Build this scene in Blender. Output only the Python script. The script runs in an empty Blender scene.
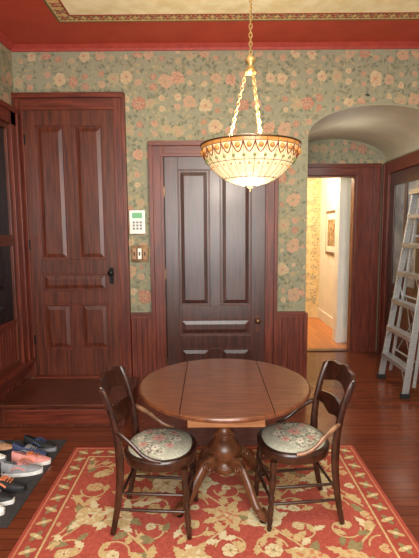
import bpy, math, random
from mathutils import Vector, Matrix
pi=math.pi
def lin(c):
    return tuple(((x/255)/12.92 if x/255<=.04045 else ((x/255+.055)/1.055)**2.4) for x in c)+(1,)
MATS={}
def pmat(name,c1,c2=None,scale=8,rough=.5,metal=0,st=(1,1,1),coat=0,bump=0,em=None,es=0,ramp=(.35,.65),trans=0,detail=5):
    m=bpy.data.materials.new(name); m.use_nodes=True; n=m.node_tree.nodes; l=m.node_tree.links
    b=n['Principled BSDF']
    if c2 is None: c2=tuple(min(255,x*1.1+3) for x in c1)
    tc=n.new('ShaderNodeTexCoord'); mp=n.new('ShaderNodeMapping'); mp.inputs['Scale'].default_value=st
    nz=n.new('ShaderNodeTexNoise'); nz.inputs['Scale'].default_value=scale; nz.inputs['Detail'].default_value=detail
    cr=n.new('ShaderNodeValToRGB'); e=cr.color_ramp.elements
    e[0].position,e[1].position=ramp; e[0].color=lin(c1); e[1].color=lin(c2)
    l.new(tc.outputs['Object'],mp.inputs[0]); l.new(mp.outputs[0],nz.inputs['Vector']); l.new(nz.outputs['Fac'],cr.inputs[0])
    l.new(cr.outputs[0],b.inputs['Base Color'])
    b.inputs['Roughness'].default_value=rough; b.inputs['Metallic'].default_value=metal
    b.inputs['Coat Weight'].default_value=coat; b.inputs['Coat Roughness'].default_value=.28
    if trans: b.inputs['Transmission Weight'].default_value=trans
    if bump:
        bp=n.new('ShaderNodeBump'); bp.inputs['Strength'].default_value=bump; bp.inputs['Distance'].default_value=.01
        l.new(nz.outputs['Fac'],bp.inputs['Height']); l.new(bp.outputs[0],b.inputs['Normal'])
    if em: b.inputs['Emission Color'].default_value=lin(em); b.inputs['Emission Strength'].default_value=es
    MATS[name]=m; return m
def plank(name,c1,c2,c3,w=.085,L=1.6,rough=.2,rotz=0):
    m=pmat(name,c1,c2,scale=3,rough=rough,st=(1.2,22,1),ramp=(.2,.8)); n=m.node_tree.nodes; l=m.node_tree.links
    b=n['Principled BSDF']; cr=[x for x in n if x.type=='VALTORGB'][0]; tc=[x for x in n if x.type=='TEX_COORD'][0]
    mp2=n.new('ShaderNodeMapping'); mp2.inputs['Rotation'].default_value=(0,0,rotz)
    br=n.new('ShaderNodeTexBrick'); br.inputs['Scale'].default_value=1; br.inputs['Brick Width'].default_value=L
    br.inputs['Row Height'].default_value=w; br.inputs['Mortar Size'].default_value=.0018; br.offset=.37
    br.inputs['Color1'].default_value=(.74,.70,.70,1); br.inputs['Color2'].default_value=(1.0,1.0,1.0,1); br.inputs['Mortar'].default_value=(.25,.2,.2,1)
    mx=n.new('ShaderNodeMix'); mx.data_type='RGBA'; mx.blend_type='MULTIPLY'; mx.inputs[0].default_value=1
    l.new(tc.outputs['Object'],mp2.inputs[0]); l.new(mp2.outputs[0],br.inputs['Vector'])
    l.new(cr.outputs[0],mx.inputs[6]); l.new(br.outputs['Color'],mx.inputs[7]); l.new(mx.outputs[2],b.inputs['Base Color'])
    mp=[x for x in n if x.type=='MAPPING' and x!=mp2][0]; mp.inputs['Rotation'].default_value=(0,0,rotz)
    return m
# ---------- materials
pmat('wood_door_v',(60,23,13),(106,50,29),3,.4,st=(16,16,1),coat=.12,bump=.04,ramp=(.3,.7))
pmat('wood_door_dark',(48,24,21),(78,43,37),3,.34,st=(16,16,1),coat=.3,bump=.04)
pmat('wood_trim',(80,29,18),(116,50,31),3,.4,st=(16,16,1.2),coat=.12,bump=.04)
pmat('wood_trim_h',(80,29,18),(116,50,31),3,.4,st=(1.2,16,16),coat=.12,bump=.04)
pmat('wood_step',(60,28,19),(96,48,32),3,.28,st=(1,18,14),coat=.25)
pmat('wood_table',(88,47,28),(116,67,42),3,.24,st=(2,30,8),coat=.4)
pmat('wood_apron',(150,98,60),(178,126,84),3,.35,st=(2,16,16))
pmat('wood_ped',(80,44,25),(112,66,41),4,.35,st=(6,6,3),coat=.25)
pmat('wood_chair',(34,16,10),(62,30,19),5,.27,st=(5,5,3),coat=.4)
pmat('wood_chair_highlight',(104,70,48),(150,108,78),5,.3,st=(5,5,5),coat=.3)  # chair wood with a highlight painted in, for one hip brace
plank('floor_wood',(90,42,26),(134,70,46),None,rough=.2)
plank('hall_floor_wood',(194,116,62),(222,150,92),None,rough=.35,rotz=pi/2)
pmat('wallpaper_green',(138,137,114),(148,146,122),30,.75)
pmat('wp_leaf',(120,120,97),(130,130,105),30,.8)
pmat('wp_leaf2',(156,146,114),(166,155,122),30,.8)
pmat('wp_leaf3',(108,112,92),(118,122,100),30,.8)
pmat('wp_vine',(132,118,93),(140,126,100),30,.8)
pmat('wp_pink',(180,142,116),(190,151,125),30,.8)
pmat('wp_rose',(162,116,95),(173,126,104),30,.8)
pmat('wp_cream',(182,162,128),(191,171,137),30,.8)
pmat('ceiling_red',(174,62,42),(184,69,48),6,.6)
pmat('ceiling_cream',(232,216,164),(248,238,198),9,.7)
pmat('border_gold',(206,172,112),(222,192,134),20,.6)
pmat('border_red',(150,50,40),(166,62,48),20,.6)
pmat('border_green',(80,92,60),(100,110,72),20,.6)
pmat('plaster',(176,166,142),(186,176,152),4,.7)
pmat('white_paint',(238,234,226),(246,242,234),4,.5)
pmat('hall_gold',(214,186,132),(228,204,152),14,.7)
pmat('rug_red',(158,66,52),(180,84,68),60,.95,bump=.3)
pmat('rug_border',(150,58,46),(168,72,58),60,.95,bump=.3)
pmat('rug_gold',(186,154,106),(204,176,128),60,.95)
pmat('rug_olive',(128,114,76),(148,132,92),60,.95)
pmat('rug_cream',(202,186,146),(216,200,164),60,.95)
pmat('rug_rust',(184,114,80),(198,128,94),60,.95)
pmat('brass',(170,136,84),(200,168,112),10,.4,metal=.7)
pmat('bronze',(84,62,42),(122,94,64),20,.35,metal=.8)
pmat('iron_black',(20,18,18),(34,30,28),20,.35,metal=.6)
pmat('aluminium',(168,170,174),(192,194,198),12,.38,metal=.7,st=(1,1,8))
pmat('alu_step',(146,148,154),(176,178,184),40,.42,metal=.6)
pmat('plastic_white',(228,228,220),None,5,.4)
pmat('plastic_black',(22,22,24),None,5,.5)
pmat('lcd_green',(96,150,110),None,5,.2,em=(110,190,130),es=.3)
pmat('glass_night',(10,12,16),(16,18,24),4,.04)
pmat('glass_pale',(120,126,134),(170,176,184),4,.1)
pmat('lamp_glass',(236,212,164),(250,234,198),22,.3,em=(255,224,164),es=.55)
pmat('lamp_white',(224,196,146),(244,226,188),34,.3,em=(255,216,152),es=.42)
pmat('lamp_amber',(166,106,50),(196,140,76),30,.3,em=(225,145,68),es=.28)
pmat('lamp_red',(110,58,36),(140,76,46),20,.3,em=(150,70,40),es=.12)
pmat('lamp_green',(110,116,70),(136,138,90),20,.3,em=(130,140,80),es=.15)
pmat('lead',(92,74,54),(110,90,66),20,.4,metal=.3)
pmat('bulb',(255,240,210),None,5,.3,em=(255,235,190),es=8)
pmat('mat_dark',(44,42,44),(62,58,58),60,.95,bump=.4)
pmat('picture_art',(120,80,56),(200,176,130),14,.5)
pmat('np_base',(150,150,134),(176,172,154),60,.95,bump=.3)
pmat('np_cream',(206,198,178),(214,206,188),60,.95)
pmat('np_pink',(190,134,122),(204,150,138),60,.95)
pmat('np_green',(92,102,78),(112,120,92),60,.95)
pmat('np_mauve',(136,102,108),(150,116,120),60,.95)
for nm,c in dict(sh_black=(30,30,34),sh_white=(220,218,214),sh_pink=(200,134,128),sh_grey=(132,132,138),sh_blue=(56,66,98),sh_tan=(166,126,94),sh_orange=(204,120,80)).items():
    pmat(nm,c,None,30,.6,bump=.1)

# ---------- builder
class B:
    def __init__(s,name,M=None):
        s.name=name; s.v=[]; s.f=[]; s.m=[]; s.s=[]; s.mats=[]; s.M=M or Matrix.Identity(4)
    def mi(s,m):
        if m not in s.mats: s.mats.append(m)
        return s.mats.index(m)
    def add(s,vs,fs,mat,sm=False,M=None):
        o=len(s.v); T=s.M@M if M else s.M
        s.v+= [tuple(T@Vector(v)) for v in vs]; k=s.mi(mat)
        for f in fs: s.f.append([i+o for i in f]); s.m.append(k); s.s.append(sm)
    def box(s,x0,x1,y0,y1,z0,z1,mat,M=None):
        vs=[(x,y,z) for z in(z0,z1) for y in(y0,y1) for x in(x0,x1)]
        s.add(vs,[(0,2,3,1),(4,5,7,6),(0,1,5,4),(2,6,7,3),(0,4,6,2),(1,3,7,5)],mat,M=M)
    def prism(s,pts,off,mat,M=None,sm=False):
        n=len(pts); off=Vector(off); vs=[Vector(p) for p in pts]+[Vector(p)+off for p in pts]
        s.add(vs,[list(range(n))[::-1],list(range(n,2*n))],mat,M=M)
        s.add(vs,[(i,(i+1)%n,n+(i+1)%n,n+i) for i in range(n)],mat,sm,M=M)
    def lathe(s,prof,c,mat,seg=24,M=None,sm=True,a0=0):
        vs=[];fs=[];n=len(prof)
        for r,z in prof:
            for k in range(seg):
                a=a0+2*pi*k/seg; vs.append((c[0]+r*math.cos(a),c[1]+r*math.sin(a),c[2]+z))
        for i in range(n-1):
            for k in range(seg):
                k2=(k+1)%seg; fs.append((i*seg+k,i*seg+k2,(i+1)*seg+k2,(i+1)*seg+k))
        s.add(vs,fs,mat,sm,M)
        caps=[]
        if prof[0][0]>1e-4: caps.append(list(range(seg))[::-1])
        if prof[-1][0]>1e-4: caps.append([(n-1)*seg+k for k in range(seg)])
        s.add(vs,caps,mat,False,M) if caps and not getattr(s,'nocap',0) else None
    def tube(s,pts,rad,mat,seg=10,up=(0,0,1),M=None,closed=False,sm=True,smooth=0):
        pts=[Vector(p) for p in pts]
        if not isinstance(rad,list): rad=[rad]*len(pts)
        rad=[(r,r) if not isinstance(r,tuple) else r for r in rad]
        if smooth:
            np_,nr=[],[]
            N=len(pts)
            for i in range(N-1):
                p0=pts[max(i-1,0)];p1=pts[i];p2=pts[i+1];p3=pts[min(i+2,N-1)]
                for k in range(smooth):
                    t=k/smooth
                    np_.append(.5*((2*p1)+(p2-p0)*t+(2*p0-5*p1+4*p2-p3)*t*t+(3*p1-p0-3*p2+p3)*t**3))
                    nr.append(tuple(rad[i][j]*(1-t)+rad[i+1][j]*t for j in(0,1)))
            np_.append(pts[-1]);nr.append(rad[-1]); pts,rad=np_,nr
        up=Vector(up); n=len(pts); vs=[]
        for i,p in enumerate(pts):
            if closed: t=pts[(i+1)%n]-pts[i-1]
            else: t=pts[min(i+1,n-1)]-pts[max(i-1,0)]
            t.normalize(); a=t.cross(up)
            if a.length<1e-3: a=t.cross(Vector((1,.01,0)))
            a.normalize(); b=a.cross(t)
            for k in range(seg):
                th=2*pi*(k+.5)/seg; vs.append(p+a*rad[i][0]*math.cos(th)+b*rad[i][1]*math.sin(th))
        fs=[]
        for i in range(n if closed else n-1):
            j=(i+1)%n
            for k in range(seg):
                k2=(k+1)%seg; fs.append((i*seg+k,i*seg+k2,j*seg+k2,j*seg+k))
        s.add(vs,fs,mat,sm,M)
        if not closed: s.add(vs,[list(range(seg))[::-1],[(n-1)*seg+k for k in range(seg)]],mat,False,M)
    def sphere(s,c,r,mat,seg=14,M=None,sc=(1,1,1)):
        pr=[(r*math.sin(pi*i/8)*1,-r*math.cos(pi*i/8)) for i in range(9)]
        pr[0]=(0,-r);pr[-1]=(0,r)
        T=Matrix.Translation(c)@Matrix.Diagonal((*sc,1)); s.lathe(pr,(0,0,0),mat,seg,(M@T) if M else T)
    def make(s,bevel=0,parent=None):
        me=bpy.data.meshes.new(s.name); me.from_pydata(s.v,[],s.f); 
        for m in s.mats: me.materials.append(MATS[m])
        me.polygons.foreach_set('material_index',s.m); me.polygons.foreach_set('use_smooth',s.s); me.update()
        o=bpy.data.objects.new(s.name,me); bpy.context.scene.collection.objects.link(o)
        if bevel:
            w=o.modifiers.new('bevel','BEVEL'); w.width=bevel; w.segments=2; w.limit_method='ANGLE'; w.angle_limit=math.radians(50)
        if parent: o.parent=parent
        return o

# ---------- floral pattern generator (flat printed pieces lying on a surface)
def pattern(b,fn,w,h,inside,P):
    R=random.Random(P['seed'])
    def poly(pts,mat,off):
        if all(inside(u,v) for u,v in pts):
            o=off+R.uniform(0,.35)*P['z']
            b.add([fn(u,v,o) for u,v in pts],[list(range(len(pts)))],mat)
    def strip(pl,wd,mat,off):
        for i in range(len(pl)-1):
            (a,c),(d,e)=pl[i],pl[i+1]; L=math.hypot(d-a,e-c) or 1; nx,ny=-(e-c)/L*wd/2,(d-a)/L*wd/2
            poly([(a+nx,c+ny),(a-nx,c-ny),(d-nx,e-ny),(d+nx,e+ny)],mat,off)
    def leaf(u,v,L,W,a,mat,off,ser=.25):
        N=7; s1=[];s2=[]; cv=R.uniform(-.35,.35)*L
        for i in range(N+1):
            t=i/N; ww=W/2*math.sin(pi*t**.75)*(1+(ser if i%2 else -ser)); c=cv*t*t
            x=L*t; s1.append((x,c+ww)); s2.append((x,c-ww))
        pts=s1[:-1]+[(L,cv)]+s2[::-1][1:-1]
        ca,sa=math.cos(a),math.sin(a)
        poly([(u+x*ca-y*sa,v+x*sa+y*ca) for x,y in pts],mat,off)
    def petals(u,v,r0,r1,wd,n,mat,off,a0=0):
        for k in range(n):
            a=a0+2*pi*k/n+R.uniform(-.18,.18); pts=[]; q=R.uniform(.8,1.15)
            for i in range(8):
                th=2*pi*i/8; x=(r0+r1)/2+(r1-r0)/2*math.cos(th); y=wd/2*math.sin(th)*q; x*=q
                pts.append((u+x*math.cos(a)-y*math.sin(a),v+x*math.sin(a)+y*math.cos(a)))
            poly(pts,mat,off)
    def flower(u,v,r,cols,a0):
        petals(u,v,r*.3,r,r*.85,7,cols[0],z*3,a0)
        petals(u,v,r*.3,r*.85,r*.22,7,cols[1],z*3.7,a0+.45)
        petals(u,v,r*.08,r*.6,r*.5,5,cols[0],z*4.4,a0+.3)
        petals(u,v,0,r*.42,r*.3,4,cols[1],z*5.1,a0)
        petals(u,v,0,r*.2,r*.16,3,cols[2],z*5.8,a0)
    z=P['z']; du,dv,fr=P['du'],P['dv'],P['r']; lm=P['leaves']
    nc=int(w/du)+2; nr=int(h/dv)+2
    for i in range(-1,nc):
        ph=pi*(i%2); pl=[]; k=0
        v=-.05
        while v<h+.05:
            u=(i+.5)*du+P['amp']*math.sin(2*pi*v/(2*dv)+ph)
            pl.append((u,v)); v+=.015*P['k']
        strip(pl,P['vw'],P['vine'],z)
        step=P['ls']; q=0
        for j in range(0,len(pl)-1,step):
            u,v=pl[j]; an=math.atan2(pl[j+1][1]-v,pl[j+1][0]-u); sd=1 if q%2 else -1; q+=1
            leaf(u,v,P['ll']*R.uniform(.7,1.3),P['lw']*R.uniform(.8,1.2),an+sd*R.uniform(.6,1.4),R.choice(lm),z*2)
        for j in range(-1,nr):
            vv=(j+.5)*dv; uu=(i+.5)*du+P['amp']*math.sin(2*pi*vv/(2*dv)+ph)
            s=1 if math.sin(2*pi*vv/(2*dv)+ph)>0 else -1
            uu+=R.uniform(-.02,.02); vv+=R.uniform(-.025,.025); cols=R.choice(P['flowers'])
            for k in range(P.get('fl',7)): 
                a=k*2*pi/P.get('fl',7)+R.uniform(-.3,.3); leaf(uu+fr*.6*math.cos(a),vv+fr*.6*math.sin(a),P['ll'],P['lw'],a+R.uniform(-.3,.3),R.choice(lm),z*2.4)
            flower(uu,vv,fr*R.uniform(.75,1.15),cols,R.uniform(0,1))
            for sg in(1,-1):
                sc=[];cx,cy=uu-s*du*.5,vv+sg*dv*.28
                for t in range(16):
                    a=t*.36; rr=fr*1.1*(1-t/22)
                    sc.append((cx+s*rr*math.cos(a*sg),cy+rr*math.sin(a*sg)))
                strip(sc,P['vw']*.8,P['vine'],z*1.4)
                flower(sc[-1][0],sc[-1][1],fr*R.uniform(.35,.6),R.choice(P['flowers']),R.uniform(0,1))
                for t in(2,5,8,11):
                    leaf(sc[t][0],sc[t][1],P['ll']*.75,P['lw']*.8,R.uniform(0,2*pi),R.choice(lm),z*2)

# ---------- dimensions
WY=4.3; XL=-1.85; XR=2.8; H=3.41; AX0=.96; AX1=2.34; AY=5.86; YF=-1.8; AS=2.57; AR=.29
ac=(AX0+AX1)/2; ah=(AX1-AX0)/2
def archz(x):
    t=max(0,1-((x-ac)/ah)**2); return AS+AR*math.sqrt(t)
b=B('floor'); b.box(XL-.12,XR+.12,YF-.12,AY+.12,-.1,0,'floor_wood'); b.make()
b=B('floor_hall'); b.box(.4,2.4,AY+.12,8.4,-.1,0.0,'hall_floor_wood'); b.make()
# ceiling
BX=-1.22; BY=3.81
b=B('ceiling'); b.box(XL-.12,XR+.12,YF-.12,WY+.0,H,H+.1,'ceiling_red')
b.box(BX,2.3,-1.3,BY,H-.004,H,'border_gold'); b.box(BX+.11,2.19,-1.19,BY-.11,H-.007,H-.004,'ceiling_cream')
b.box(BX-.01,2.31,BY,BY+.012,H-.006,H,'border_green'); b.box(BX+.1,2.2,BY-.115,BY-.1,H-.009,H-.004,'border_red')
b.box(BX-.015,BX,-1.3,BY+.012,H-.006,H,'border_green'); b.box(BX+.1,BX+.115,-1.2,BY-.11,H-.009,H-.004,'border_red')
R=random.Random(3)
def disc(b,x,y,r,mat,z,n=8):
    b.add([(x+r*math.cos(2*pi*k/n),y+r*math.sin(2*pi*k/n),z) for k in range(n)],[list(range(n))],mat)
def motif(x,y):
    for k in range(5):
        a=2*pi*k/5+R.random(); disc(b,x+.022*math.cos(a),y+.022*math.sin(a),.015,'border_red' if k%2 else 'wp_rose',H-.005-.0003*k)
    for k in range(4):
        a=pi/4+pi/2*k; disc(b,x+.042*math.cos(a)*1.2,y+.035*math.sin(a),.011,'border_green',H-.0047)
for i in range(33): motif(BX+.055+i*.105,BY-.055)
for i in range(45): motif(BX+.055,BY-.16-i*.105)
ceil=b.make()
# back wall
b=B('wall_back'); b.box(XL-.12,AX0,WY,WY+.12,0,H,'wallpaper_green'); b.box(AX1,XR+.12,WY,WY+.12,0,H,'wallpaper_green')
N=32
for i in range(N):
    xa=ac-ah*math.cos(pi*i/N); xb=ac-ah*math.cos(pi*(i+1)/N)
    b.prism([(xa,WY,archz(xa)),(xb,WY,archz(xb)),(xb,WY,H),(xa,WY,H)],(0,.12,0),'wallpaper_green')
wb=b.make()
def ins(u,v):
    x=u+XL; z=v
    if not(XL+.005<x<XR and .86<z<H-.05): return False
    if x>AX0-.004:
        if x>=AX1+.004: return True
        return z>archz(min(max(x,AX0),AX1))+.006
    return True
WPP=dict(seed=5,z=.0004,du=.25,dv=.23,amp=.06,r=.062,vw=.006,vine='wp_vine',ls=2,ll=.054,lw=.026,k=1,
  leaves=['wp_leaf','wp_leaf3','wp_leaf2'],flowers=[('wp_pink','wp_rose','wp_cream'),('wp_rose','wp_pink','wp_vine'),('wp_cream','wp_pink','wp_rose'),('wp_pink','wp_leaf2','wp_rose'),('wp_leaf2','wp_pink','wp_rose')])
b=B('wallpaper_flowers'); pattern(b,lambda u,v,o:(u+XL,WY-.0006-o,v),4.65,H,ins,WPP); b.make(parent=wb)
# vault
b=B('ceiling_alcove')
for i in range(N):
    xa=ac-ah*math.cos(pi*i/N); xb=ac-ah*math.cos(pi*(i+1)/N); za,zb=archz(xa)-.003,archz(xb)-.003
    b.prism([(xa,WY+.001,za),(xb,WY+.001,zb),(xb,WY+.001,zb+.003),(xa,WY+.001,za+.003)],(0,.119,0),'plaster')
    b.prism([(xa,WY+.12,za),(xb,WY+.12,zb),(xb,WY+.12,H),(xa,WY+.12,H)],(0,AY-WY-.12,0),'plaster')
b.make()
b=B('wall_alcove_left'); b.box(AX0-.12,AX0,WY+.12,AY,0,H,'wallpaper_green'); b.make()
b=B('wall_alcove_right'); b.box(AX1,AX1+.12,WY+.12,AY+.12,0,H,'wallpaper_green'); b.make()
b=B('wall_alcove_back'); 
b.box(AX0-.12,1.05,AY,AY+.12,0,H,'wallpaper_green'); b.box(1.95,AX1,AY,AY+.12,0,H,'wallpaper_green'); b.box(1.05,1.95,AY,AY+.12,2.39,H,'wallpaper_green')
wab=b.make()
b=B('alcove_wallpaper_flowers'); pattern(b,lambda u,v,o:(u+AX0,AY-.0006-o,v+2.4),1.38,.5,lambda u,v:0<u<1.375 and v+2.4>2.52 and v+2.4<archz(u+AX0)-.01,WPP); b.make(parent=wab)
b=B('wall_left'); b.box(XL-.12,XL,YF,WY,0,H,'wallpaper_green'); wl=b.make()
b=B('left_wallpaper_flowers'); pattern(b,lambda u,v,o:(XL+.0006+o,WY-u,v),1.9,H,lambda u,v:0.004<u<1.9 and .86<v<H-.05,dict(WPP,seed=9)); b.make(parent=wl)
b=B('wall_right'); b.box(XR,XR+.12,YF,WY,0,H,'wallpaper_green'); b.make()
b=B('wall_front'); b.box(XL-.12,XR+.12,YF-.12,YF,0,H,'wallpaper_green'); b.make()
b=B('trim_crown'); 
b.prism([(XL,WY,H-.05),(XL,WY-.012,H-.05),(XL,WY-.02,H-.03),(XL,WY-.05,H),(XL,WY,H)],(XR-XL,0,0),'border_red')
b.prism([(XL,YF,H-.05),(XL+.012,YF,H-.05),(XL+.02,YF,H-.03),(XL+.05,YF,H),(XL,YF,H)],(0,WY-YF-.05,0),'border_red'); b.make()

# ---------- doors
def panel(b,x0,x1,z0,z1,y,mat,tm):
    g=.012
    for (a,c,d,e) in ((x0,x1,z0,z0+g),(x0,x1,z1-g,z1),(x0,x0+g,z0+g,z1-g),(x1-g,x1,z0+g,z1-g)):
        b.box(a,c,y+.004,y+.018,d,e,tm)
    i=g+.012; j=i+.035 if min(x1-x0,z1-z0)>.14 else i+.02
    vs=[(x0+i,y+.019,z0+i),(x1-i,y+.019,z0+i),(x1-i,y+.019,z1-i),(x0+i,y+.019,z1-i),
        (x0+j,y+.011,z0+j),(x1-j,y+.011,z0+j),(x1-j,y+.011,z1-j),(x0+j,y+.011,z1-j)]
    b.add(vs,[(4,5,6,7),(0,1,5,4),(1,2,6,5),(2,3,7,6),(3,0,4,7)],mat)
def door(name,x0,x1,z0,z1,yb,m,tm,zt,zm0,zm1,zl1,zl0,st=.105,mu=.09,zu=None):
    b=B(name); y=yb-.04
    b.box(x0,x1,y+.02,yb-.001,z0,z1,m)
    xs0,xs1=x0+st,x1-st; xm=(x0+x1)/2
    b.box(x0,xs0,y,y+.02,z0,z1,m); b.box(xs1,x1,y,y+.02,z0,z1,m)
    for a,c in ((zt,z1),(zm1,zu),(zl1,zm0),(z0,zl0)): b.box(xs0,xs1,y+.0005,y+.02,a,c,m)
    for a,c in ((zu,zt),(zl0,zl1)): b.box(xm-mu/2,xm+mu/2,y+.0003,y+.02,a,c,m)
    for a,c in ((zu,zt),(zl0,zl1)):
        panel(b,xs0,xm-mu/2,a,c,y,m,tm); panel(b,xm+mu/2,xs1,a,c,y,m,tm)
    panel(b,xs0,xs1,zm0,zm1,y,m,tm)
    return b
def knob(b,x,y,z,mk,mp):
    M=Matrix.Translation((x,y,z))@Matrix.Rotation(pi/2,4,'X')
    b.box(x-.022,x+.022,y-.006,y,z-.11,z+.05,mp)
    b.lathe([(.022,0),(.022,.006),(.009,.012),(.009,.035),(.02,.042),(.028,.055),(.024,.07),(0.001,.076)],(0,0,0),mk,20,M)
    b.sphere((x,y-.007,z-.075),.006,'plastic_black')
b=door('door_1',-1.76,-.905,.22,2.82,WY,'wood_door_v','wood_trim',2.68,1.09,1.265,.96,.50,zu=1.40)
knob(b,-.965,WY-.04,1.27,'iron_black','iron_black')
for z in(.55,1.5,2.5): b.box(-1.762,-1.745,WY-.047,WY-.038,z,z+.1,'iron_black')
b.make(.002)
b=door('door_2',-.435,.548,.005,2.38,WY,'wood_door_dark','wood_door_v',2.26,.63,.80,.50,.14,st=.135,mu=.10,zu=.93)
knob(b,.475,WY-.04,.78,'bronze','wood_door_v')
b.box(-.435,-.425,WY-.045,WY-.04,.005,2.38,'iron_black')
for z in(.3,1.2,2.0): b.box(-.44,-.425,WY-.05,WY-.038,z,z+.1,'bronze')
b.make(.002)
def casing(name,x0,x1,xi0,xi1,z0,zt,zi,y,d=.065):
    b=B(name)
    for a,c,s in ((x0,xi0,1),(xi1,x1,-1)):
        b.box(a,c,y-d*.6,y,z0,zt,'wood_trim'); 
        w=(c-a)
        if s>0: b.box(a,a+w*.28,y-d,y-d*.6,z0,zt,'wood_trim'); b.box(c-w*.2,c,y-d*.75,y-d*.6,z0,zi,'wood_trim')
        else: b.box(c-w*.28,c,y-d,y-d*.6,z0,zt,'wood_trim'); b.box(a,a+w*.2,y-d*.75,y-d*.6,z0,zi,'wood_trim')
    b.box(xi0,xi1,y-d*.6,y,zi,zt,'wood_trim_h'); w=zt-zi
    b.box(x0,x1,y-d-.004,y-d*.6,zt-w*.28,zt+.004,'wood_trim_h'); b.box(xi0-.02,xi1+.02,y-d*.78,y-d*.6,zi,zi+w*.2,'wood_trim_h')
    return b.make(.003)
casing('trim_1',XL+.001,-.79,-1.76,-.905,.21,2.97,2.82,WY)
casing('trim_2',-.576,.667,-.435,.548,0,2.52,2.38,WY)
casing('trim_3',.93+.04,2.27,1.05,1.95,0,2.53,2.39,AY,.05)
b=B('trim_4')
b.box(1.05,1.07,AY,AY+.12,0,2.37,'wood_trim'); b.box(1.93,1.95,AY,AY+.12,0,2.37,'wood_trim'); b.box(1.05,1.95,AY,AY+.12,2.37,2.39,'wood_trim_h'); b.box(1.07,1.93,AY,AY+.12,0,.012,'wood_step'); b.make()
# side door in alcove right wall (glazed upper panel)
b=B('glazed_door'); x1=AX1-.001
b.box(x1-.03,x1,4.72,4.86,0,2.38,'wood_door_dark'); b.box(x1-.03,x1,5.48,5.62,0,2.38,'wood_door_dark')
b.box(x1-.03,x1,4.86,5.48,2.22,2.38,'wood_door_dark'); b.box(x1-.03,x1,4.86,5.48,0,.2,'wood_door_dark'); b.box(x1-.03,x1,4.86,5.48,.85,1.0,'wood_door_dark')
b.box(x1-.015,x1,4.86,5.48,.2,.85,'wood_door_v'); b.box(x1-.025,x1-.015,4.92,5.42,.28,.77,'wood_door_dark')
b.box(x1-.03,x1,5.14,5.20,1.0,2.22,'wood_door_dark')
b.box(x1-.015,x1-.005,4.86,5.14,1.0,2.22,'glass_pale'); b.box(x1-.015,x1-.005,5.20,5.48,1.0,2.22,'glass_pale'); b.make(.003)
b=B('trim_5'); b.box(x1-.055,x1,5.62,5.77,0,2.52,'wood_trim'); b.box(x1-.055,x1,4.57,4.72,0,2.52,'wood_trim'); b.box(x1-.06,x1,4.57,5.77,2.38,2.53,'wood_trim_h')
b.box(x1-.07,x1-.055,5.73,5.77,0,2.52,'wood_trim'); b.box(x1-.07,x1-.055,4.57,4.61,0,2.52,'wood_trim'); b.make(.003)
# wainscot
def wains(b,x0,x1,y,z0,z1):
    b.box(x0,x1,y-.008,y,z0,z1,'wood_door_v'); n=max(1,round((x1-x0)/.055)); w=(x1-x0)/n
    for i in range(n): b.box(x0+i*w+.003,x0+(i+1)*w-.003,y-.018,y-.008,z0+.14,z1-.05,'wood_trim')
    b.box(x0,x1,y-.035,y,z1-.012,z1+.014,'wood_trim_h'); b.box(x0,x1,y-.026,y-.008,z1-.05,z1-.012,'wood_trim_h')
    b.box(x0,x1,y-.028,y-.008,z0,z0+.14,'wood_trim_h')
b=B('trim_6'); wains(b,-.79,-.576,WY,0,.85); wains(b,.667,AX0-.001,WY,0,.85); wains(b,AX1,XR,WY,0,.85)
b.box(AX0-.02,AX0+.02,WY-.03,WY+.0,0,.85,'wood_trim'); b.make(.002)
b=B('trim_7',Matrix.Translation((XL,0,0))@Matrix.Rotation(pi/2,4,'Z')); wains(b,YF,WY,0,0,.85); b.make(.002)
# left window
b=B('window_1'); y0,y1,z0,z1=2.75,4.2,.42,2.79; x=XL
b.box(x,x+.06,y1-.13,y1,z0,z1,'wood_trim'); b.box(x,x+.06,y0,y0+.13,z0,z1,'wood_trim'); b.box(x,x+.06,y0,y1,z1-.14,z1+.0,'wood_trim')
b.box(x,x+.075,y1-.035,y1+.002,z0,z1,'wood_trim'); b.box(x,x+.08,y0-.01,y1+.01,z1-.03,z1+.015,'wood_trim')
b.box(x,x+.1,y0-.03,y1+.03,z0-.035,z0,'wood_trim'); b.box(x,x+.05,y0,y1,z0-.13,z0-.035,'wood_trim')
for a,c in((z0,1.6),(1.6,z1-.14)):
    b.box(x,x+.035,y0+.13,y0+.18,a,c,'wood_door_v'); b.box(x,x+.035,y1-.18,y1-.13,a,c,'wood_door_v')
    b.box(x,x+.035,y0+.18,y1-.18,a,a+.05,'wood_door_v'); b.box(x,x+.035,y0+.18,y1-.18,c-.05,c,'wood_door_v')
b.box(x+.002,x+.012,y0+.18,y1-.18,z0+.05,z1-.19,'glass_night'); b.make(.003)
# landing step
b=B('landing_step'); b.box(XL+.03,-.74,3.58,WY-.07,0,.185,'wood_door_v'); b.box(XL+.03,-.72,3.55,WY-.07,.185,.212,'wood_step')
b.box(XL+.1,-.78,3.57,3.58,.03,.16,'wood_trim_h'); b.box(-1.76,-.905,WY-.10,WY-.041,.212,.235,'wood_trim_h'); b.make(.006)
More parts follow.
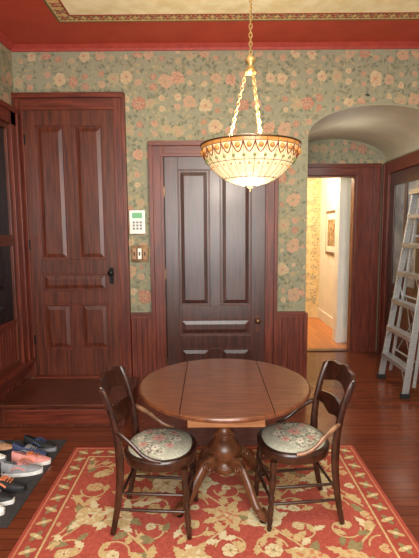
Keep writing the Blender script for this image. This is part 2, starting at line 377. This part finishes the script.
# ---------- hall beyond
b=B('wall_hall_back'); b.box(.4,2.4,8.25,8.37,0,3.0,'hall_gold'); hb=b.make()
b=B('hall_paper_flowers'); pattern(b,lambda u,v,o:(u+.4,8.25-.0006-o,v),1.7,3,lambda u,v:0<u<1.69 and 0.2<v<2.9,dict(WPP,seed=2,r=.045,leaves=['wp_leaf2','border_gold'],vine='border_gold',flowers=[('wp_cream','border_gold','wp_leaf2')])); b.make(parent=hb)
b=B('wall_hall_right'); b.box(2.1,2.22,6.5,8.25,0,3.0,'white_paint'); b.box(2.08,2.1,6.5,8.25,0,.18,'white_paint'); b.make()
b=B('wall_hall_left'); b.box(.4,.52,AY+.12,8.25,0,3.0,'hall_gold'); b.make()
b=B('trim_8'); b.box(1.9,2.3,6.35,6.5,0,3.0,'white_paint'); b.box(1.88,1.93,6.32,6.53,0,2.6,'white_paint'); b.box(1.87,2.3,6.33,6.35,0,.22,'white_paint')
b.box(1.96,2.0,6.335,6.35,.22,2.6,'white_paint'); b.make(.004)
b=B('ceiling_hall'); b.box(.4,2.4,AY+.12,8.37,3.0,3.1,'white_paint'); b.make()
b=B('wall_picture'); b.box(2.07,2.1,7.0,7.75,1.25,2.0,'wood_ped'); b.box(2.065,2.07,7.05,7.7,1.3,1.95,'white_paint'); b.box(2.062,2.065,7.15,7.6,1.4,1.85,'picture_art'); b.make()
# ---------- thermostat & switch
b=B('thermostat_keypad'); b.box(-.775,-.625,WY-.03,WY,1.65,1.875,'plastic_white'); b.box(-.75,-.65,WY-.032,WY-.03,1.80,1.855,'lcd_green')
for i in range(3):
    for j in range(3): b.box(-.745+i*.034,-.722+i*.034,WY-.034,WY-.03,1.69+j*.03,1.71+j*.03,'sh_grey')
b.make(.004)
b=B('light_switch_plate'); b.box(-.775,-.60,WY-.008,WY,1.37,1.535,'bronze')
for i in range(3):
    cx=-.74+i*.052; b.box(cx-.018,cx+.018,WY-.011,WY-.008,1.40,1.505,'sh_tan' if i!=1 else 'plastic_white'); b.box(cx-.006,cx+.006,WY-.022,WY-.01,1.435,1.47,'plastic_black')
b.make(.002)
# ---------- rug
RX0,RX1,RY0,RY1=-1.05,1.10,.75,3.21
b=B('floral_rug'); b.box(RX0,RX1,RY0,RY1,0,.0095,'rug_border')
b.box(RX0+.15,RX1-.15,RY0+.15,RY1-.15,.0095,.0100,'rug_red')
def frame(i,wd,mat,z):
    x0,x1,y0,y1=RX0+i,RX1-i,RY0+i,RY1-i
    for q in((x0,x1,y0,y0+wd),(x0,x1,y1-wd,y1),(x0,x0+wd,y0+wd,y1-wd),(x1-wd,x1,y0+wd,y1-wd)): b.box(*q,.0095,z,mat)
frame(.14,.012,'rug_gold',.0105); frame(.02,.01,'rug_rust',.0102)
RW,RHt=RX1-RX0,RY1-RY0
RP=dict(seed=11,z=.0003,du=.42,dv=.36,amp=.11,r=.09,vw=.013,vine='rug_gold',ls=3,ll=.105,lw=.052,k=1.8,fl=5,
  leaves=['rug_gold','rug_gold','rug_olive','rug_cream'],flowers=[('rug_gold','rug_rust','rug_cream'),('rug_cream','rug_gold','rug_olive'),('rug_gold','rug_cream','rug_border')])
pattern(b,lambda u,v,o:(RX0+u,RY0+v,.0099+o),RW,RHt,lambda u,v:.16<u<RW-.16 and .16<v<RHt-.16,RP)
R=random.Random(4)
def bleaf(x,y,a,mat,L=.07,W=.04):
    pts=[(0,0),(L*.3,W/2),(L*.7,W*.4),(L,0),(L*.7,-W*.4),(L*.3,-W/2)]; zz=.0103+R.random()*.0006
    b.add([(x+p*math.cos(a)-q*math.sin(a),y+p*math.sin(a)+q*math.cos(a),zz) for p,q in pts],[range(6)],mat)
def brow(p,q):
    L=(Vector(q)-Vector(p)).length; n=int(L/.11)
    for i in range(n+1):
        c=Vector(p).lerp(Vector(q),i/n)
        for k in range(4): bleaf(c.x,c.y,k*pi/2+(.4 if i%2 else 1.1),'rug_gold' if (i+k)%2 else 'rug_olive',.048,.03)
        disc(b,c.x,c.y,.014,'rug_cream',.0112)
o=.085; brow((RX0+o,RY1-o),(RX1-o,RY1-o)); brow((RX0+o,RY0+o),(RX0+o,RY1-o-.1)); brow((RX1-o,RY0+o),(RX1-o,RY1-o-.1))
b.make()
RZ=.0125
# ---------- table
TX,TY=.085,2.59
b=B('drop_leaf_table',Matrix.Translation((TX,TY,RZ)))
r=.52; tz0,tz1=.70,.728
def seg_poly(xa,xb,rr):
    K=48
    a0=math.acos(max(-1,min(1,xb/rr))); a1=math.acos(max(-1,min(1,xa/rr)))
    up=[(rr*math.cos(a0+(a1-a0)*i/K),rr*math.sin(a0+(a1-a0)*i/K)) for i in range(K+1)]
    return up+[(x,-y) for x,y in up[::-1] if abs(y)>1e-6]
for xa,xb in((-r,-.2475),(-.2435,.2435),(.2475,r)):
    P0=seg_poly(xa,xb,r); n=len(P0)
    lv=[(1-.016,tz0),(1,tz0+.006),(1,tz1-.010),(1-.006,tz1-.003),(1-.022,tz1)]
    vs=[]
    for s,z in lv:
        for x,y in P0:
            if abs(abs(x)-.2455)<.0025: vs.append((x,y*s,z))
            else: vs.append((x*s,y*s,z))
    fs=[list(range(n))[::-1],[4*n+i for i in range(n)]]
    for j in range(4): fs+=[(j*n+i,j*n+(i+1)%n,(j+1)*n+(i+1)%n,(j+1)*n+i) for i in range(n)]
    b.add(vs,fs,'wood_table')
for sy in(-1,1): b.box(-.21,.21,sy*.33-.012,sy*.33+.012,.60,.70,'wood_apron')
for sx in(-1,1): b.box(sx*.2-.012,sx*.2+.012,-.318,.318,.60,.70,'wood_apron')
b.box(-.19,.19,-.19,.19,.575,.60,'wood_ped'); b.box(-.19,.19,-.03,.03,.60,.70,'wood_ped')
b.lathe([(.05,.16),(.075,.17),(.078,.20),(.06,.215),(.055,.235),(.088,.26),(.1,.30),(.092,.34),(.06,.375),(.048,.385),(.066,.395),(.068,.41),(.045,.425),(.04,.46),(.05,.50),(.075,.52),(.08,.535),(.055,.55),(.06,.575)],(0,0,0),'wood_ped',28)
b.lathe([(0,.125),(.02,.13),(.035,.15),(.05,.16)],(0,0,0),'wood_ped',20)
for a in(-52,38,128,218):
    a=math.radians(a); M=Matrix.Rotation(a,4,'Z')
    b.tube([(.04,0,.23),(.10,0,.245),(.16,0,.225),(.215,0,.165),(.255,0,.10),(.30,0,.05),(.35,0,.032),(.385,0,.035)],
        [(.026,.046),(.027,.046),(.028,.04),(.026,.035),(.024,.03),(.023,.025),(.025,.026),(.018,.017)],'wood_ped',12,smooth=4,M=M)
    for sy in(-1,1):
        for (px,pz,rr) in((.155,.235,.032),(.33,.045,.024)):
            M2=M@Matrix.Translation((px,sy*.016,pz))@Matrix.Rotation(-sy*pi/2,4,'X')
            b.lathe([(rr,0),(rr,.012),(rr*.7,.016),(rr*.6,.011),(rr*.3,.011),(rr*.25,.018),(0.0001,.02)],(0,0,0),'wood_ped',16,M2)
    b.lathe([(.018,0),(.022,.006),(.02,.014)],(.345,0,0),'iron_black',12,M)
b.make(.0015)
# ---------- chairs
b=B('dining_chair')
def outl(s,K=40):
    pts=[]
    for i in range(K):
        a=2*pi*i/K; c,d=math.cos(a),math.sin(a)
        x=(.215 if c>0 else .195)*abs(c)**(.8)*(1 if c>0 else -1); y=.205*abs(d)**.85*(1 if d>0 else -1)
        y*=1-.12*max(0,-x/.2)
        pts.append((x*s,y*s))
    return pts
def rings(lv,mat,cap=True,sm=True):
    K=40; vs=[]; 
    for s,z in lv: vs+=[(x,y,z) for x,y in outl(s)]
    fs=[]
    for j in range(len(lv)-1): fs+=[(j*K+i,j*K+(i+1)%K,(j+1)*K+(i+1)%K,(j+1)*K+i) for i in range(K)]
    b.add(vs,fs,mat,sm)
    b.add(vs,[list(range(K))[::-1],[(len(lv)-1)*K+i for i in range(K)]],mat)
rings([(.93,.388),(.98,.392),(.99,.41),(1.0,.425),(1.0,.44),(.97,.450),(.88,.451)],'wood_chair')
SL=[(.88,.445),(.865,.460),(.8,.470),(.55,.480),(.25,.484)]
rings(SL,'np_base')
def dome(x,y):
    s=math.hypot(x,y)/.2
    pr=(0,.484)
    for q,z in SL[::-1]:
        if s<=q: return pr[1]+(z-pr[1])*(s-pr[0])/(q-pr[0])
        pr=(q,z)
    return .445
R=random.Random(8)
def npp(pts,mat,o):
    o+=R.random()*.0003
    if all(math.hypot(x,y)<.168 for x,y in pts): b.add([(x,y,dome(x,y)+o) for x,y in pts],[range(len(pts))],mat)
def npel(cx,cy,a,L,W,mat,o):
    npp([(cx+L/2*math.cos(t)*math.cos(a)-W/2*math.sin(t)*math.sin(a),cy+L/2*math.cos(t)*math.sin(a)+W/2*math.sin(t)*math.cos(a)) for t in [2*pi*i/7 for i in range(7)]],mat,o)
for i in range(230):
    rr=.165*math.sqrt(R.random()); a=R.uniform(0,2*pi); npel(rr*math.cos(a),rr*math.sin(a),R.uniform(0,pi),R.uniform(.018,.03),.009,R.choice(['np_green','np_cream','np_cream','np_green','np_mauve']),.0012+.0003*(i%3))
for i in range(9):
    a=i*2*pi/8; rr=.105 if i<8 else 0; cx,cy=rr*math.cos(a),rr*math.sin(a)
    q=.019 if i<8 else .032
    for k in range(5): npel(cx+q*.7*math.cos(k*1.257),cy+q*.7*math.sin(k*1.257),k*1.257,q*1.3,q,'np_pink' if i%2 or i==8 else 'np_cream',.0024+.0002*k)
    npel(cx,cy,0,q*.7,q*.7,'np_mauve',.0038)
W='wood_chair'
fl=[(.011,0),(.014,.01),(.012,.03),(.018,.06),(.013,.075),(.017,.09),(.0175,.13),(.012,.15),(.019,.165),(.019,.19),(.012,.205),(.018,.23),(.021,.28),(.018,.32),(.013,.335),(.021,.35),(.021,.395)]
for sy in(-1,1):
    S=Matrix.Identity(4); S[0][2]=-.07; S[1][2]=-sy*.04
    b.lathe(fl,(0,0,0),W,14,Matrix.Translation((.19,sy*.163,0))@S)
    b.tube([(-.234,sy*.165,.004),(-.205,sy*.165,.15),(-.185,sy*.165,.32),(-.182,sy*.167,.44),(-.19,sy*.17,.55),(-.213,sy*.174,.68),(-.25,sy*.178,.80),(-.272,sy*.18,.845)],
        [(.012,.016),(.013,.019),(.015,.022),(.015,.025),(.014,.022),(.014,.02),(.014,.019),(.011,.013)],W,8,up=(1,0,0),smooth=4)
    b.tube([(-.20,sy*.175,.60),(-.165,sy*.19,.585),(-.10,sy*.205,.54),(-.05,sy*.212,.495),(.0,sy*.21,.466),(.05,sy*.2,.452)],[(.009,.013),(.009,.015),(.009,.014),(.009,.012),(.01,.012),(.009,.01)],W if sy<0 else 'wood_chair_highlight',8,smooth=4)
    for z,x0,x1 in((.15,-.21,.175),(.245,-.195,.17)):
        b.tube([(x0,sy*.163,z),((x0+x1)/2,sy*.162,z),(x1,sy*.157,z)],[.007,.010,.007],W,8,smooth=3)
for z in(.17,.26): b.tube([(.178,-.155,z),(.178,-.05,z),(.178,0,z),(.178,.05,z),(.178,.155,z)],[.007,.009,.013,.009,.007],W,8,smooth=3)
b.tube([(-.20,-.165,.2),(-.2,.165,.2)],.009,W,8)
def board(zb,zt,xc,bow,ye,th,mat):
    K=20; vs=[]
    for i in range(K+1):
        t=-1+2*i/K; y=ye*t; x0=xc-bow*(1-t*t)
        for z in(zb(t),zt(t)):
            xx=x0-(z-.8)*.3
            vs+=[(xx-th/2,y,z),(xx+th/2,y,z)]
    fs=[(0,1,3,2),(4*K,4*K+2,4*K+3,4*K+1)]
    for i in range(K):
        a=4*i; c=a+4; fs+=[(a,a+2,c+2,c),(a+1,c+1,c+3,a+3),(a+2,a+3,c+3,c+2),(a,c,c+1,a+1)]
    b.add(vs,fs,mat,False)
board(lambda t:.75+.022*math.cos(t*pi*1.0),lambda t:.84+.028*math.cos(t*pi/2)+.006*math.cos(t*3*pi),-.25,.038,.205,.022,W)
board(lambda t:.60-.012*math.cos(t*pi*1.5),lambda t:.665+.022*math.cos(t*pi/2),-.252,.025,.172,.016,W)
ch=b.make(.002)
ch.location=(-.295,2.365,RZ); ch.rotation_euler=(0,0,math.radians(-5))
c2=ch.copy(); bpy.context.scene.collection.objects.link(c2); c2.location=(.49,2.43,RZ); c2.rotation_euler=(0,0,math.radians(180+7))
# ---------- pendant
LX,LY=.225,2.4
b=B('pendant_lamp',Matrix.Translation((LX,LY,-.025))); b.nocap=1
prof=[(.266,2.150),(.262,2.128),(.247,2.085),(.222,2.045),(.185,2.005),(.14,1.972),(.09,1.95),(.05,1.94),(.02,1.936)]
b.lathe(prof[0:2],(0,0,0),'lamp_amber',64); b.lathe(prof[1:4],(0,0,0),'lamp_white',64); b.lathe(prof[3:],(0,0,0),'lamp_glass',64)
def pr_at(z):
    for i in range(len(prof)-1):
        if prof[i+1][1]<=z<=prof[i][1]: 
            t=(prof[i][1]-z)/(prof[i][1]-prof[i+1][1]); return prof[i][0]*(1-t)+prof[i+1][0]*t
    return .05
for k in range(28):
    a=2*pi*k/28; b.tube([(r*math.cos(a)*1.003,r*math.sin(a)*1.003,z) for r,z in prof[:-1]],.0012,'lead',5)
    am=a+pi/28; pts=[]
    for t in(0,.15,.3,.5,.7,.85,1):
        z=2.128-.05*math.sin(pi*t)**.8; q=pr_at(z)+.002; aa=a+2*pi/28*t; pts.append((q*math.cos(aa),q*math.sin(aa),z))
    b.tube(pts,.0032,'lamp_red',5)
    z=2.110; q=pr_at(z); b.sphere((q*math.cos(am),q*math.sin(am),z),.014,'lamp_amber',8)
    z=2.066; q=pr_at(z); b.sphere((q*math.cos(a),q*math.sin(a),z),.009,'lamp_green',8)
    z=2.03; q=pr_at(z); b.sphere((q*math.cos(am),q*math.sin(am),z),.006,'lamp_amber',8)
for r_,z_ in((.2665,2.150),(.2625,2.128),(.223,2.046),(.14,1.971)):
    b.tube([(r_*math.cos(2*pi*k/48),r_*math.sin(2*pi*k/48),z_) for k in range(48)],.0045 if r_>.265 else .0016,'bronze' if r_>.265 else 'lead',6,closed=True)
b.nocap=0
b.lathe([(.0001,1.908),(.008,1.913),(.006,1.920),(.014,1.926),(.03,1.936),(.03,1.942)],(0,0,0),'bronze',16)
b.lathe([(.02,1.935),(.012,1.95),(.008,2.0),(.008,2.10),(.02,2.12),(.02,2.15)],(0,0,0),'bronze',12)
for k in range(3):
    a=k*2*pi/3+.5; b.sphere((.06*math.cos(a),.06*math.sin(a),2.09),.028,'bulb',12); b.tube([(0,0,2.13),(.03*math.cos(a),.03*math.sin(a),2.125),(.055*math.cos(a),.055*math.sin(a),2.112)],.008,'bronze',8)
HD=-.02
b.lathe([(.006,2.535+HD),(.03,2.54+HD),(.034,2.552+HD),(.02,2.57+HD),(.014,2.585+HD),(.028,2.60+HD),(.03,2.612+HD),(.01,2.63+HD),(.004,2.64+HD)],(0,0,0),'brass',16)
def chain(p,q,L=.032,rr=.0028,mt='brass'):
    p,q=Vector(p),Vector(q); d=q-p; n=int(d.length/(L*.72)); dn=d.normalized(); 
    for i in range(n):
        c=p+d*((i+.5)/n); s=dn.cross(Vector((.3,1,.1))).normalized()
        if i%2: s=dn.cross(s)
        b.tube([c+dn*(L/2*math.cos(2*pi*k/10))+s*(L*.28*math.sin(2*pi*k/10)) for k in range(10)],rr,mt,5,closed=True,up=dn.cross(s))
chain((0,0,2.615),(0,0,H-.01),.03,.0026); b.tube([(0.004,0,2.61),(0.004,0,H-.01)],.0025,'bronze',6)
for a in(170,290,50):
    a=math.radians(a); chain((.022*math.cos(a),.022*math.sin(a),2.54),(.125*math.cos(a),.125*math.sin(a),2.14),.028,.0024)
    b.tube([(.0,0,2.12),(.125*math.cos(a),.125*math.sin(a),2.128),(.262*math.cos(a),.262*math.sin(a),2.142)],.004,'bronze',6)
b.lathe([(.01,H-.035),(.04,H-.025),(.06,H-.0),(.065,H+.017)],(0,0,0),'bronze',24)
b.make()
# ---------- step ladder (folded, leaning on alcove wall)
b=B('step_ladder'); A='aluminium'
sl=.27/2.1
def LP(y,z,off=0): return (1.93+sl*z+off,y,z)
yc=4.46; 
def yy(s,z): return yc+s*(.30-.075*z/2.1)
for s in(-1,1):
    b.tube([LP(yy(s,0),.02),LP(yy(s,2.06),2.06)],[(.014,.045)]*2,A,4,up=(1,0,0),sm=False)
    b.tube([LP(yy(s,0)-s*.02,.10,.085),LP(yy(s,2.0)-s*.02,2.0,.055)],[(.012,.022)]*2,A,4,up=(1,0,0),sm=False)
    b.box(1.89,1.975,yy(s,0)-.022,yy(s,0)+.022,0,.05,'plastic_black')
    b.tube([LP(yy(s,1.0)-s*.004,1.15,.0),LP(yy(s,1.0)-s*.004,.9,.075)],[(.003,.01)]*2,A,4,sm=False)
for i in range(6):
    z=.30+i*.305; 
    M=Matrix.Translation(LP(yc,z))
    h=.30-.075*z/2.1
    b.box(-.045,.045,-h,h,-.012,.008,'alu_step',M); b.box(-.045,-.04,-h,h,-.04,-.012,'alu_step',M)
    for s in(-1,1): b.tube([LP(yc+s*(h-.11),z-.01,-.03),LP(yc+s*(h-.005),z-.12,-.03)],[(.003,.008)]*2,A,4,sm=False)
for z in(.35,.95,1.6): b.tube([LP(yc-.25,z,.08),LP(yc+.25,z,.08)],[(.008,.012)]*2,A,6)
b.tube([LP(yc-.2,.35,.08),LP(yc+.2,.95,.08)],.006,A,6); b.tube([LP(yc+.2,.35,.08),LP(yc-.2,.95,.08)],.006,A,6)
M=Matrix.Translation(LP(yc,2.07)); b.box(-.06,.09,-.25,.25,-.03,.02,'aluminium',M)
b.make(.002)
# ---------- shoes on tray mat
b=B('shoe_mat'); b.box(-1.79,-1.16,2.3,3.34,0,.008,'mat_dark'); b.make(.003)
def shoe(x,y,rot,c,sole,acc,L=.27,tip=0):
    b=B('shoe'); K=12; N=14
    def hw(t): return L*(.165*math.sin(pi*min(1,max(0,(t*.94+.03)))**.9)**.45*(1-.18*math.cos((t-.3)*pi*2)*.5))
    pts=[]
    for i in range(N+1):
        t=i/N; pts.append((t*L,hw(t)))
    out=[(px,w) for px,w in pts]+[(px,-w*.92) for px,w in pts[::-1]]
    b.prism([(px,py,0) for px,py in out],(0,0,.028),sole,sm=True)
    def top(t):
        return .028+(.075 if t<.12 else .075-.02*(t-.12)/.2 if t<.32 else .075+(-.02)-(.035)*(t-.32)/.55 if t<.87 else .02-(t-.87)*.1)
    vs=[];fs=[]
    for i in range(N+1):
        t=i/N; w=hw(t)*.94; h=top(t)-.026
        for k in range(K+1):
            a=pi*k/K; cx=math.cos(a); sn=math.sin(a)**.7
            vs.append((t*L*.98+.003,w*cx*(1-.25*sn if t<.6 else 1),.026+h*sn))
    for i in range(N):
        for k in range(K):
            if 0.05<i/N<.42 and 4<=k<8: continue
            fs.append((i*(K+1)+k,i*(K+1)+k+1,(i+1)*(K+1)+k+1,(i+1)*(K+1)+k))
    b.add(vs,fs,c,True)
    b.box(L*.06,L*.5,-L*.1,L*.1,.03,.04,'plastic_black' if acc!='plastic_black' else 'sh_grey')
    b.box(L*.40,L*.52,-L*.07,L*.07,.074,.086,acc)
    for i in range(4): b.box(L*(.46+.065*i),L*(.475+.065*i),-L*.085,L*.085,.088-.006*i-.008,.092-.0055*i-.006,acc if acc!='plastic_black' else 'sh_white')
    for s in(-1,1): b.tube([(L*.25,s*L*.118,.05),(L*.42,s*L*.135,.065),(L*.6,s*L*.15,.04)],.006,acc,6,smooth=3)
    o=b.make(); o.location=(x,y,.0085); o.rotation_euler=(0,0,math.radians(rot))
S=[(-1.45,3.22,-12,'sh_black','sh_grey','sh_blue'),(-1.48,3.09,-8,'sh_blue','sh_black','sh_grey'),
(-1.43,2.96,5,'sh_pink','sh_white','sh_orange'),(-1.44,2.82,10,'sh_grey','sh_white','sh_pink'),
(-1.47,2.67,-6,'sh_black','sh_black','sh_orange'),(-1.49,2.53,-2,'sh_black','sh_white','sh_grey'),
(-1.50,2.39,6,'sh_white','sh_white','sh_grey'),(-1.77,3.16,0,'sh_tan','sh_black','sh_grey'),(-1.77,3.0,4,'sh_white','sh_grey','sh_blue')]
for a in S: shoe(*a)
# ---------- lights
def light(name,typ,loc,e,col,size=.1,rot=None,sy=None):
    d=bpy.data.lights.new(name,typ); d.energy=e; d.color=col
    if typ=='AREA':
        d.size=size
        if sy: d.shape='RECTANGLE'; d.size_y=sy
    else: d.shadow_soft_size=size
    o=bpy.data.objects.new(name,d); o.location=loc; bpy.context.scene.collection.objects.link(o)
    if rot: o.rotation_euler=rot
    return o
light('pendant_bulb_light','POINT',(LX,LY,2.2),66,(1,.91,.78),.09)
light('pendant_down_light','POINT',(LX,LY,1.84),9,(1,.90,.76),.1)
light('ceiling_fill_light','AREA',(.4,-.1,H-.03),120,(1,.97,.92),2.4)  # soft fill added overhead for brightness, no fixture here
light('front_fill_light','AREA',(.0,-1.7,1.9),195,(1,.98,.96),2.4,rot=(math.radians(88),0,0),sy=2.0)  # fill panel added behind the camera; the wall there has no doorway
light('alcove_light','POINT',(1.6,5.0,2.5),5,(1,.95,.88),.12)
light('hall_light','POINT',(1.3,7.0,2.7),75,(1,.88,.70),.15)
w=bpy.data.worlds.new('world'); bpy.context.scene.world=w; w.use_nodes=True; w.node_tree.nodes['Background'].inputs[0].default_value=(.5,.45,.4,1); w.node_tree.nodes['Background'].inputs[1].default_value=.3
# ---------- camera
th=math.radians(6.3); ro=.0078
F=Vector((0,math.cos(th),-math.sin(th))); U=Vector((0,math.sin(th),math.cos(th))); Rr=Vector((1,0,0))
R2=Rr*math.cos(ro)-U*math.sin(ro); U2=U*math.cos(ro)+Rr*math.sin(ro)
cd=bpy.data.cameras.new('camera'); cam=bpy.data.objects.new('camera',cd); bpy.context.scene.collection.objects.link(cam)
cd.sensor_fit='VERTICAL'; cd.sensor_height=36; cd.lens=28; cd.clip_start=.05
Mx=Matrix((( R2.x,U2.x,-F.x,0),(R2.y,U2.y,-F.y,0),(R2.z,U2.z,-F.z,1.67),(0,0,0,1)))
cam.matrix_world=Mx
bpy.context.scene.camera=cam
bpy.context.scene.view_settings.view_transform='Standard'
